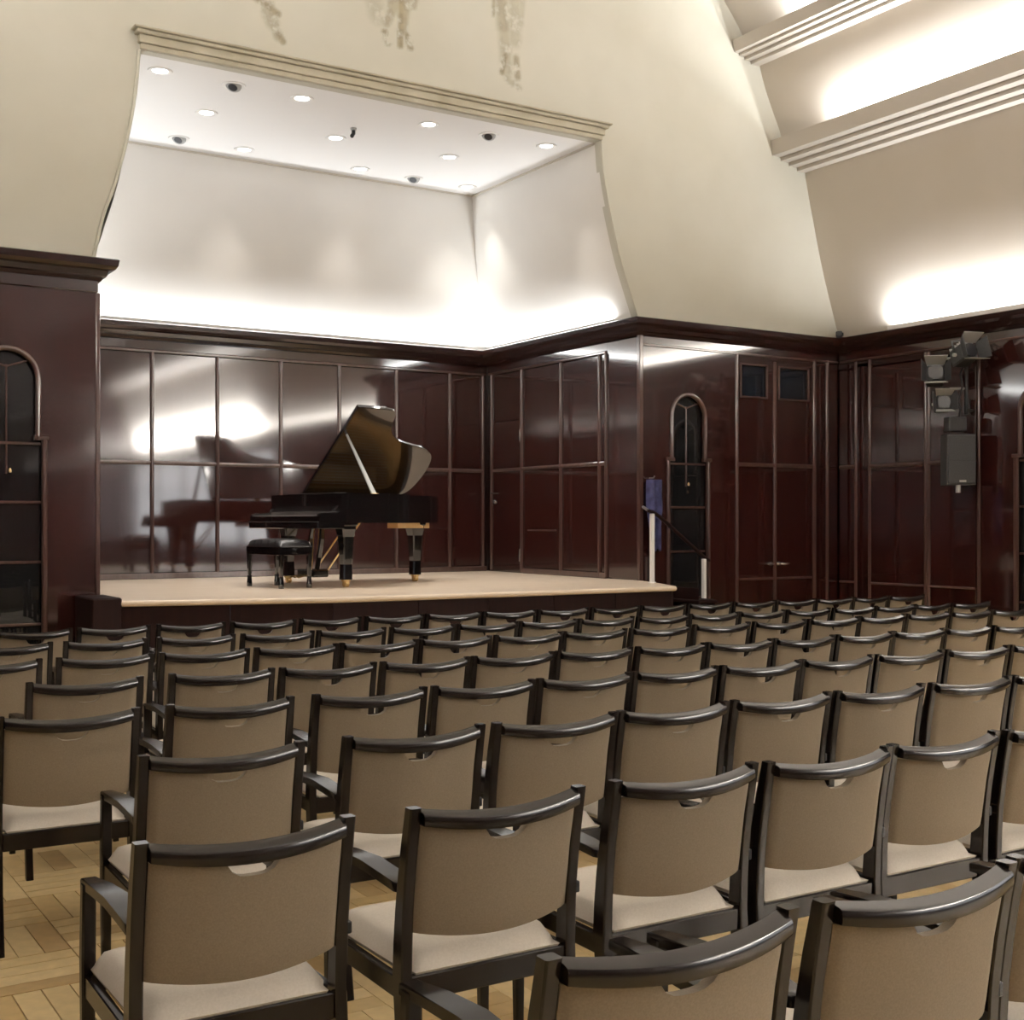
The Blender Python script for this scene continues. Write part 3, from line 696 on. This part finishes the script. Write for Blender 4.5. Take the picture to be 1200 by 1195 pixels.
# raised lid hinged along the bass side, front flap folded back on top
A = R(38)
def lidpt(x, y, h):
    w = 1.5 - y
    return (x, 1.5 - w * math.cos(A) + h * -math.sin(A) * -1 * -1, .99 + w * math.sin(A) + h * math.cos(A)) if False else (x, 1.5 - w * math.cos(A) + h * math.sin(A), .99 + w * math.sin(A) + h * math.cos(A))
lid_out = [(.66, -.015)] + [(x + .012 * (x > 1.6), y - .015 if x < 1.9 else y) for x, y in contour if x > .7] + [(1.2, 1.5), (.66, 1.5)]
bm = bmesh.new(); prism(bm, [lid_out], lidpt, .0, .024); lid = obj('lid', bm, M['ebony'], t)
bm = bmesh.new(); prism(bm, [inset(lid_out, .012)], lidpt, -.004, .001); obj('lid_underside', bm, M['lid_under'], lid)
bm = bmesh.new(); prism(bm, [[(.67, .0), (1.05, .0), (1.05, 1.49), (.67, 1.49)]], lidpt, .027, .048); obj('folded_flap', bm, M['ebony'], lid)
for x in (.72, 1.3, 1.8):
    bm = bmesh.new(); tube(bm, [(x - .04, 1.505, .992), (x + .04, 1.505, .992)], .012); obj('hinge', bm, M['brass'], lid)
a = Vector((.71, .07, .975)); b = Vector(lidpt(.73, .43, -.004))
bm = bmesh.new(); sweep(bm, [a, a.lerp(b, .3), a.lerp(b, .7), b], lambda i: rrect((.055, .045, .032, .022)[i], .022, .004)); obj('lid_prop', bm, M['grey_light'], t)
obj('prop_cup', mbox(.67, .75, .04, .10, .965, .99, bevel=.004), M['brass'], t)
# legs with casters
def piano_leg(x, y):
    bm = bmesh.new()
    sec = [(.0, .055), (.16, .05), (.45, .068), (.53, .085), (.56, .085), (.575, .10), (.62, .10), (.68, .115)]
    rings = []
    for z, h in sec:
        rings.append([bm.verts.new((x + a * h, y + b * h, z + .08)) for a, b in ((-1, -.8), (-.8, -1), (.8, -1), (1, -.8), (1, .8), (.8, 1), (-.8, 1), (-1, .8))])
    for p, q in zip(rings, rings[1:]):
        for k in range(8): bm.faces.new((p[k], p[(k + 1) % 8], q[(k + 1) % 8], q[k]))
    bm.faces.new(rings[0][::-1]); bm.faces.new(rings[-1])
    for v in bm.verts:
        if v.co.z > .69: v.co.z = .68
    l = obj('leg', bm, M['ebony'], t)
    bm = bmesh.new(); lathe(bm, [(.05, .06), (.05, .085), (.03, .09)], 14, (x, y, 0)); obj('caster_socket', bm, M['brass'], l, 40)
    bm = bmesh.new(); tube(bm, [(x - .022, y, .038), (x + .022, y, .038)], .038, 16); obj('caster', bm, M['brass'], l, 40)
    bm = bmesh.new(); box(bm, x - .03, x + .03, y - .012, y + .012, .03, .075, .004); obj('caster_fork', bm, M['brass'], l)
for p in ((.40, .14), (.40, 1.36), (1.70, .74)): piano_leg(*p)
# pedal lyre with brass rods
bm = bmesh.new()
for y in (.66, .84): sweep(bm, [(.42, y, .68), (.40, y + (.03 if y > .75 else -.03), .5), (.38, y, .3), (.36, y, .17)], rrect(.05, .035, .006))
box(bm, .26, .46, .58, .92, .09, .17, .012); box(bm, .34, .50, .60, .90, .66, .685, .004)
ly = obj('pedal_lyre', bm, M['ebony'], t); 
for y in (.67, .75, .83):
    bm = bmesh.new(); sweep(bm, [(.28, y, .115), (.20, y, .105), (.13, y, .09)], lambda i: rrect((.02, .03, .042)[i], .012, .004)); obj('pedal', bm, M['brass'], t)
for y in (.70, .80):
    bm = bmesh.new(); tube(bm, [(.37, y, .16), (.41, y, .68)], .006, 8); obj('pedal_rod', bm, M['brass'], t)
for y in (.62, .88):
    bm = bmesh.new(); tube(bm, [(.45, y, .14), (.88, y, .68)], .010, 8); obj('brace_rod', bm, M['brass'], t)

# ------------------------------------------------------------------ piano bench
t = thing('piano_bench', 'black padded piano bench with four slim legs in front of the keyboard', 'bench', (5.03, 12.60, ZS), R(8))
bm = bmesh.new(); box(bm, -.19, .19, -.36, .36, .34, .43, .006); obj('apron', bm, M['ebony'], t)
bm = bmesh.new(); nx, ny = 12, 20; g0 = []
for j in range(ny + 1):
    row = []
    for i in range(nx + 1):
        u = i / nx * 2 - 1; v = j / ny * 2 - 1
        e = (1 - abs(u) ** 5) * (1 - abs(v) ** 7)
        tuft = sum(math.exp(-((u - a) ** 2 / .02 + (v - b) ** 2 / .008)) for a in (-.5, .5) for b in (-.6, -.2, .2, .6))
        row.append(bm.verts.new((u * .192, v * .362, .435 + .075 * e ** .4 - .022 * tuft)))
    g0.append(row)
for j in range(ny):
    for i in range(nx): bm.faces.new((g0[j][i], g0[j][i + 1], g0[j + 1][i + 1], g0[j + 1][i]))
ed = [g0[0][i] for i in range(nx + 1)] + [g0[j][nx] for j in range(1, ny + 1)] + [g0[ny][i] for i in range(nx - 1, -1, -1)] + [g0[j][0] for j in range(ny - 1, 0, -1)]
lo = [bm.verts.new((v.co.x, v.co.y, .425)) for v in ed]
for k in range(len(ed)): bm.faces.new((ed[k], ed[(k + 1) % len(ed)], lo[(k + 1) % len(ed)], lo[k]))
obj('cushion', bm, M['leather'], t, 50)
for sx in (-1, 1):
    for sy in (-1, 1):
        bm = bmesh.new(); sweep(bm, [(sx * .165, sy * .335, 0), (sx * .165, sy * .335, .04), (sx * .165, sy * .335, .12), (sx * .165, sy * .335, .36)], lambda i: rrect((.045, .045, .034, .05)[i], (.045, .045, .034, .05)[i], .006)); obj('leg', bm, M['ebony'], t)
for sy in (-1, 1):
    bm = bmesh.new(); tube(bm, [(0, sy * .36, .385), (0, sy * .40, .385)], .03, 14); obj('height_knob', bm, M['ebony'], t, 40)

# ------------------------------------------------------------------ loudspeaker and stage spots on the right wall
t = thing('loudspeaker', 'dark grey loudspeaker hung on the panelled wall below the stage spotlights', 'speaker', (12.13, 9.63, 1.93), R(-28))
bm = bmesh.new(); prism(bm, [[(-.17, -.14), (.17, -.14), (.12, .16), (-.12, .16)]], lambda u, v, d: (u, v, d), .02, .60); obj('cabinet', bm, M['grey_case'], t)
bm = bmesh.new(); box(bm, -.158, .158, -.155, -.138, .035, .585, .006); gl = obj('grille', bm, M['grey_case'], t)
for z in (.30,):
    obj('grille_bar', mbox(-.158, .158, -.158, -.15, z - .003, z + .003), M['black_metal'], gl)
obj('badge', mbox(-.03, .05, -.160, -.154, .05, .075, bevel=.002), M['grey_light'], gl)
bm = bmesh.new(); sweep(bm, [(-.0, .15, .5), (.05, .22, .5), (.14, .26, .5)], rrect(.05, .06, .006)); sweep(bm, [(0, .15, .15), (.05, .22, .15), (.14, .26, .15)], rrect(.05, .06, .006)); obj('wall_bracket', bm, M['black_metal'], t)
bm = bmesh.new(); tube(bm, [(-.02, -.10, .02), (-.02, -.10, -.07)], .028, 12); obj('mounting_knob', bm, M['grey_light'], t, 40)
def spotlight(lab, loc, rz, tilt, scale=1, ribs=True):
    t = thing('stage_spotlight', lab, 'spotlight', loc, rz, 'stage spotlights on the side wall')
    t.rotation_euler = (tilt, 0, rz); s = scale
    def B(*a, **k): return mbox(*[v * s for v in a], **k)
    obj('housing', B(-.10, .10, -.06, .18, -.10, .10, bevel=.018), M['grey_case'], t)
    for k in range(5): obj('cooling_fin', B(-.09, .09, -.03 + k * .045, -.015 + k * .045, .10, .125), M['grey_light'], t)
    bm = bmesh.new(); tube(bm, [(0, -.06 * s, 0), (0, -.085 * s, 0)], .085 * s, 20); obj('lens', bm, M['lens'], t, 40)
    for (ax, sg) in (('x', -1), ('x', 1), ('z', -1), ('z', 1)):
        bm = bmesh.new()
        if ax == 'x': vs = [(sg * .10, -.06, -.10), (sg * .10, -.06, .10), (sg * .16, -.20, .13), (sg * .16, -.20, -.13)]
        else: vs = [(-.10, -.06, sg * .10), (.10, -.06, sg * .10), (.13, -.20, sg * .16), (-.13, -.20, sg * .16)]
        f = bm.faces.new([bm.verts.new(Vector(v) * s) for v in vs])
        o = obj('barn_door', bm, M['grey_case' if ax == 'x' else 'grey_light'], t); md = o.modifiers.new('s', 'SOLIDIFY'); md.thickness = .006
    bm = bmesh.new(); sweep(bm, [Vector(p) * s for p in ((-.115, .06, 0), (-.115, .06, .17), (0, .06, .19), (.115, .06, .17), (.115, .06, 0))], rrect(.035 * s, .008, .002)); obj('yoke', bm, M['black_metal'], t)
    for sg in (-1, 1):
        bm = bmesh.new(); tube(bm, [(sg * .105 * s, .06 * s, 0), (sg * .14 * s, .06 * s, 0)], .02 * s, 12); obj('yoke_knob', bm, M['grey_light'], t, 40)
spotlight('grey stage spotlight with open barn doors, upper outer one on the wall pole', (12.00, 9.82, 3.24), R(-48), R(-12), 1.0)
spotlight('grey stage spotlight with ribbed pale top, highest on the wall pole', (12.06, 9.43, 3.45), R(-15), R(-20), 1.0)
spotlight('grey stage spotlight hanging lowest on the wall pole above the loudspeaker', (12.04, 9.74, 2.90), R(-42), R(-8), .85)
t = thing('lighting_pole', 'dark lighting pole with brackets on the panelled wall carrying the spotlights', 'pole', (12.27, 9.60, 2.62))
bm = bmesh.new(); tube(bm, [(0, 0, .15), (0, 0, 1.05)], .024, 12); obj('pole', bm, M['black_metal'], t, 40)
for z in (.20, 1.0):
    bm = bmesh.new(); sweep(bm, [(.0, 0, z), (.105, 0, z)], rrect(.05, .03, .004)); obj('wall_bracket', bm, M['black_metal'], t)
for (y, z, x) in ((.15, .80, -.18), (-.1, .96, -.10), (.12, .45, -.14)):
    bm = bmesh.new(); tube(bm, [(0, 0, z), (x, y, z)], .016, 10); obj('cross_arm', bm, M['grey_light'], t, 40)
bm = bmesh.new(); sweep(bm, [(-.02, -.02, .8), (-.07, .03, .62), (-.04, .02, .48), (-.09, .04, .30), (-.06, .02, .20)], circ(.012, 8)); obj('cable', bm, M['black_metal'], t, 40)
# grey connection box under the spots
t = thing('junction_box', 'small grey junction box with cables between spotlights and loudspeaker', 'box', (12.15, 9.66, 2.57), R(-25))
bm = bmesh.new(); box(bm, -.11, .11, -.07, .07, .0, .17, .012, 2); obj('case', bm, M['grey_case'], t)
bm = bmesh.new(); box(bm, -.10, .10, -.078, -.068, .01, .16, .004); obj('cover', bm, M['grey_case'], t)
bm = bmesh.new(); tube(bm, [(.05, 0, .165), (.05, -.02, .26), (.02, .02, .34)], .012); obj('cable', bm, M['black_metal'], t, 40)

# ------------------------------------------------------------------ parquet: basket-weave strips
SQ, NS = .36, 4
sw = SQ / NS
def strip_mesh(lx, ly):
    bm = bmesh.new(); g = .0012
    a = [bm.verts.new(p) for p in ((-lx / 2 + g, -ly / 2 + g, -.012), (lx / 2 - g, -ly / 2 + g, -.012), (lx / 2 - g, ly / 2 - g, -.012), (-lx / 2 + g, ly / 2 - g, -.012))]
    b = [bm.verts.new((v.co.x * (1 - .0012 / lx * 2), v.co.y * (1 - .0012 / ly * 2), 0)) for v in a]
    bm.faces.new(b)
    for k in range(4): bm.faces.new((a[k], a[(k + 1) % 4], b[(k + 1) % 4], b[k]))
    return finish(bm)
meX, meY = strip_mesh(SQ, sw), strip_mesh(sw, SQ)
for me in (meX, meY): me.materials.append(M['parquet'])
V, F = [], []
nstrip = 0
i0 = math.floor(XL / SQ); i1 = math.ceil(XR / SQ); j0 = math.floor(-2 / SQ); j1 = math.ceil((YF) / SQ)
for i in range(i0, i1):
    for j in range(j0, j1):
        for k in range(NS):
            along = (i + j) % 2 == 0
            x = i * SQ + (SQ / 2 if along else sw * (k + .5)); y = j * SQ + (sw * (k + .5) if along else SQ / 2)
            if not (XL < x < XR - .1 and y < YF - .02): continue
            if 0 <= i <= 3 and 7 <= j <= 15 or (i == -1 and 10 <= j <= 16) or (i in (4, 5) and 6 <= j <= 8):
                o = bpy.data.objects.new('parquet_strip', meX if along else meY); COL.objects.link(o); o.parent = floor
                o.location = (x, y, random.uniform(-.0006, .0006)); nstrip += 1
            else:
                hx, hy = (SQ / 2, sw / 2) if along else (sw / 2, SQ / 2); g = .0012; n = len(V)
                z = random.uniform(-.0006, .0006)
                V += [(x - hx + g, y - hy + g, z), (x + hx - g, y - hy + g, z), (x + hx - g, y + hy - g, z), (x - hx + g, y + hy - g, z)]
                V += [(a, b, -.012) for a, b, c in V[n:n + 4]]
                F += [(n, n + 1, n + 2, n + 3), (n + 4, n + 5, n + 1, n), (n + 5, n + 6, n + 2, n + 1), (n + 6, n + 7, n + 3, n + 2), (n + 7, n + 4, n, n + 3)]
me = bpy.data.meshes.new('parquet_field'); me.from_pydata(V, [], F)
o = obj('parquet_field', me, M['parquet'], floor); o['kind'] = 'stuff'

# ------------------------------------------------------------------ chairs
CW = .50
def post_y(z):
    pts = [(0, -.005), (.2, .035), (.42, .055), (.55, .048), (.70, .026), (.845, -.006)]
    for (a, ya), (b, yb) in zip(pts, pts[1:]):
        if z <= b:
            t = (z - a) / (b - a); t = t * t * (3 - 2 * t) if False else t
            return ya + (yb - ya) * t
    return pts[-1][1]
HW = CW / 2
PW = .03
def bow(x): return -.05 * (1 - (x / HW) ** 2)
def dip(x): return -.024 * (1 - (x / HW) ** 2)
def make_chair():
    t = thing('auditorium_chair', 'x', 'chair')
    for s in (-1, 1):     # rear legs run up into the back posts
        zs = [0, .1, .2, .3, .42, .5, .58, .66, .74, .80, .842]
        bm = bmesh.new(); rings = []
        for z in zs:
            y = post_y(z); d = .021 if z < .7 else .021 - (z - .7) * .03
            d += .006 * math.exp(-((z - .42) / .15) ** 2); x = s * (HW - PW / 2); h = PW / 2; c = .004
            rings.append([bm.verts.new((x + a, y + b, z)) for a, b in ((-h, -d + c), (-h + c, -d), (h - c, -d), (h, -d + c), (h, d - c), (h - c, d), (-h + c, d), (-h, d - c))])
        for p, q in zip(rings, rings[1:]):
            for k in range(8): bm.faces.new((p[k], p[(k + 1) % 8], q[(k + 1) % 8], q[k]))
        bm.faces.new(rings[0][::-1]); bm.faces.new(rings[-1])
        obj('leg', bm, M['wenge'], t, 35)
    for s in (-1, 1):     # front legs carry the armrests
        x = s * (HW - PW / 2)
        bm = bmesh.new(); sweep(bm, [(x, .485, 0), (x, .487, .2), (x, .487, .45), (x, .480, .635)], lambda i: rrect((.026, .030, .034, .032)[i], (.026, .030, .034, .032)[i], .005)); obj('leg', bm, M['wenge'], t, 35)
    # top rail: bowed in plan and dipping to the middle
    bm = bmesh.new(); xs = [(-HW + PW + .0) + (CW - 2 * PW) * k / 16 for k in range(17)]; rings = []
    for x in xs:
        y = post_y(.83) + bow(x) * .95; z = .824 + dip(x)
        hz = .018 + .003 * (1 - (x / HW) ** 2); hy = .022; c = .005; k2 = .008
        rings.append([bm.verts.new((x, y + a, z + b)) for a, b in ((-hy, -hz + c), (-hy + c * .5, -hz), (hy - c * .5, -hz), (hy, -hz + c), (hy, hz - c), (hy - c, hz), (-hy + k2, hz - .007), (-hy + k2 * .35, hz - .0095), (-hy, hz - .015))])
    for p, q in zip(rings, rings[1:]):
        for k in range(9): bm.faces.new((p[k], p[(k + 1) % 9], q[(k + 1) % 9], q[k]))
    bm.faces.new(rings[0][::-1]); bm.faces.new(rings[-1])
    obj('top_rail', bm, M['wenge'], t, 35)
    # upholstered back with a grip notch under the rail
    bm = bmesh.new(); nx, nz = 28, 8; half = HW - PW - .001; fr, bk = [], []
    for j in range(nz + 1):
        v = j / nz; a, b = [], []
        for i in range(nx + 1):
            x = -half + 2 * half * i / nx
            zt = .802 + dip(x); q = abs(x) / .062
            if q < 1: zt -= .032 * (1 - q ** 4)
            zb = .535 + dip(x) * 1.3
            z = zb + (zt - zb) * v
            y = post_y(z) + bow(x) * (.95 if z > .7 else .95)
            edge = min(1, min(v, 1 - v) * 6 + (.6 if v > .5 else .25)) ** .5 * min(1, (1 - abs(x) / half) * 12 + .45)
            a.append(bm.verts.new((x, y + .016 * edge, z))); b.append(bm.verts.new((x, y - .013 * edge, z)))
        fr.append(a); bk.append(b)
    for j in range(nz):
        for i in range(nx):
            bm.faces.new((fr[j][i], fr[j + 1][i], fr[j + 1][i + 1], fr[j][i + 1])); bm.faces.new((bk[j][i], bk[j][i + 1], bk[j + 1][i + 1], bk[j + 1][i]))
    for i in range(nx):
        bm.faces.new((fr[0][i], fr[0][i + 1], bk[0][i + 1], bk[0][i])); bm.faces.new((fr[nz][i], bk[nz][i], bk[nz][i + 1], fr[nz][i + 1]))
    for j in range(nz):
        bm.faces.new((fr[j][0], bk[j][0], bk[j + 1][0], fr[j + 1][0])); bm.faces.new((fr[j][nx], fr[j + 1][nx], bk[j + 1][nx], bk[j][nx]))
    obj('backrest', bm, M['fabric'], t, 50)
    # seat cushion
    bm = bmesh.new(); nx, ny = 14, 14; top = []
    for j in range(ny + 1):
        row = []
        for i in range(nx + 1):
            u = i / nx * 2 - 1; v = j / ny * 2 - 1
            e = max(0, (1 - abs(u) ** 6)) * max(0, (1 - abs(v) ** 6))
            dish = -.010 * (1 - u * u) * (1 - v * v)
            row.append(bm.verts.new((u * (HW - .018 if v > -.8 else HW - .032) * (1 - .05 * (1 - v) * .5), .275 + v * .235, .425 + .052 * e ** .35 + dish)))
        top.append(row)
    for j in range(ny):
        for i in range(nx): bm.faces.new((top[j][i], top[j][i + 1], top[j + 1][i + 1], top[j + 1][i]))
    ed = [top[0][i] for i in range(nx + 1)] + [top[j][nx] for j in range(1, ny + 1)] + [top[ny][i] for i in range(nx - 1, -1, -1)] + [top[j][0] for j in range(ny - 1, 0, -1)]
    lo = [bm.verts.new((v.co.x * .97, .275 + (v.co.y - .275) * .97, .412)) for v in ed]
    for k in range(len(ed)): bm.faces.new((ed[k], ed[(k + 1) % len(ed)], lo[(k + 1) % len(ed)], lo[k]))
    bm.faces.new(lo)
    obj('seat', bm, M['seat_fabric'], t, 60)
    # frame under the seat
    bm = bmesh.new(); h = HW - PW
    box(bm, -h, h, .035, .06, .355, .418, .003); box(bm, -h, h, .475, .50, .365, .418, .003)
    for s in (-1, 1): box(bm, s * (HW - .015) - .011, s * (HW - .015) + .011, .07, .475, .36, .414, .003)
    o = obj('seat_frame', bm, M['wenge'], t)
    # armrests: flat curved boards with a rounded rear end
    for s in (-1, 1):
        bm = bmesh.new(); loop = []
        n = 12
        cl = [(.508, .0), (.40, -.001), (.28, -.004), (.16, -.006), (.10, -.006)]; wd = [.038, .050, .061, .062, .057]
        L_, R_ = [], []
        for (y, dx), w_ in zip(cl, wd):
            xo = HW - .002; L_.append((xo - w_, y)); R_.append((xo + dx, y))
        end = [((HW - .002 - .0305) + .0265 * math.cos(a), .10 - .028 * math.sin(a)) for a in [PI * k / 8 for k in range(1, 8)]]
        loop = L_[::-1]; loop = R_ + end + L_[::-1]
        loop = [(s * x, y) for x, y in loop]
        def zarm(y): return .632 + .010 * math.sin((y - .07) / .44 * PI) - .004 * (y < .2)
        edges = []; tv = [bm.verts.new((x, y, zarm(y) + .012)) for x, y in loop]; bv = [bm.verts.new((x * .999, y, zarm(y) - .012)) for x, y in loop]
        f0 = bm.faces.new(tv); f1 = bm.faces.new(bv[::-1])
        for k in range(len(loop)): bm.faces.new((tv[k], bv[k], bv[(k + 1) % len(loop)], tv[(k + 1) % len(loop)]))
        bmesh.ops.bevel(bm, geom=[e for e in f0.edges], offset=.005, segments=2, affect='EDGES', profile=.5)
        bmesh.ops.triangulate(bm, faces=[f for f in bm.faces if len(f.verts) > 8])
        obj('armrest', bm, M['wenge'], t, 45)
    # row link on one rear post
    bm = bmesh.new(); box(bm, HW - .006, HW + .008, .02, .05, .555, .585, .003); obj('row_link', bm, M['black_metal'], t)
    return t
proto = make_chair()
parts = [o for o in COL.objects if o.parent == proto]
ROWS = [  # (Y at X=0, slope, measured width, left edges)
 (1.69, -.02, .540, [1.10, 1.69, 2.25, 2.81]),
 (2.72, -.012, .512, [.755, 1.405, 2.01, 2.54, 3.065, 3.60, 4.13]),
 (3.78, -.034, .515, [1.05, 1.70, 2.25, 2.775, 3.31, 3.845, 4.385, 4.91]),
 (4.78, -.046, .502, [.83, 1.43, 2.01, 2.535, 3.05, 3.565, 4.07, 4.585, 5.09, 5.60, 6.11]),
 (5.74, -.046, .495, [1.12, 1.735, 2.25, 2.765, 3.275, 3.785, 4.29, 4.785, 5.28, 5.775, 6.26, 6.73, 7.175, 7.62]),
 (6.70, -.036, .490, [.90, 1.455, 1.975, 2.49, 2.995, 3.495, 3.995, 4.495, 5.01, 5.53, 6.04, 6.54, 7.04, 7.53, 8.0, 8.46, 8.93]),
 (7.63, -.056, .475, [1.16, 1.69, 2.225, 2.73, 3.225, 3.725, 4.22, 4.70, 5.185, 5.67, 6.15, 6.625, 7.095, 7.56, 8.02, 8.475, 8.91]),
 (8.56, -.049, .470, [1.49, 1.985, 2.50, 3.0, 3.505, 4.0, 4.49, 4.975, 5.46, 5.95, 6.44, 6.93, 7.415, 7.89, 8.36, 8.81, 9.25]),
]
ROWN = ['row closest to the camera', 'second row from the camera', 'third row from the camera', 'fourth row from the camera', 'fourth row from the stage', 'third row from the stage', 'second row from the stage', 'row closest to the stage']
first = True
for ri, (y0, k, wm, xs) in enumerate(ROWS):
    for ci, x in enumerate(xs):
        if first: c = proto; first = False
        else:
            c = proto.copy(); COL.objects.link(c)
            for p in parts:
                q = p.copy(); COL.objects.link(q); q.parent = c
        wd = min(wm, xs[ci + 1] - x - .010) if ci + 1 < len(xs) else wm
        xc = x + wd / 2
        c.location = (xc, y0 + k * xc + random.uniform(-.012, .012), 0)
        c.rotation_euler = (0, 0, math.atan(k) + R(random.uniform(-.4, .4)))
        sx = wd / CW
        c.scale = (sx, 1, 1)
        c['label'] = 'beige armchair with dark frame, %s from the left in the %s' % (ORD[ci], ROWN[ri])
        c['group'] = 'chairs facing the stage'
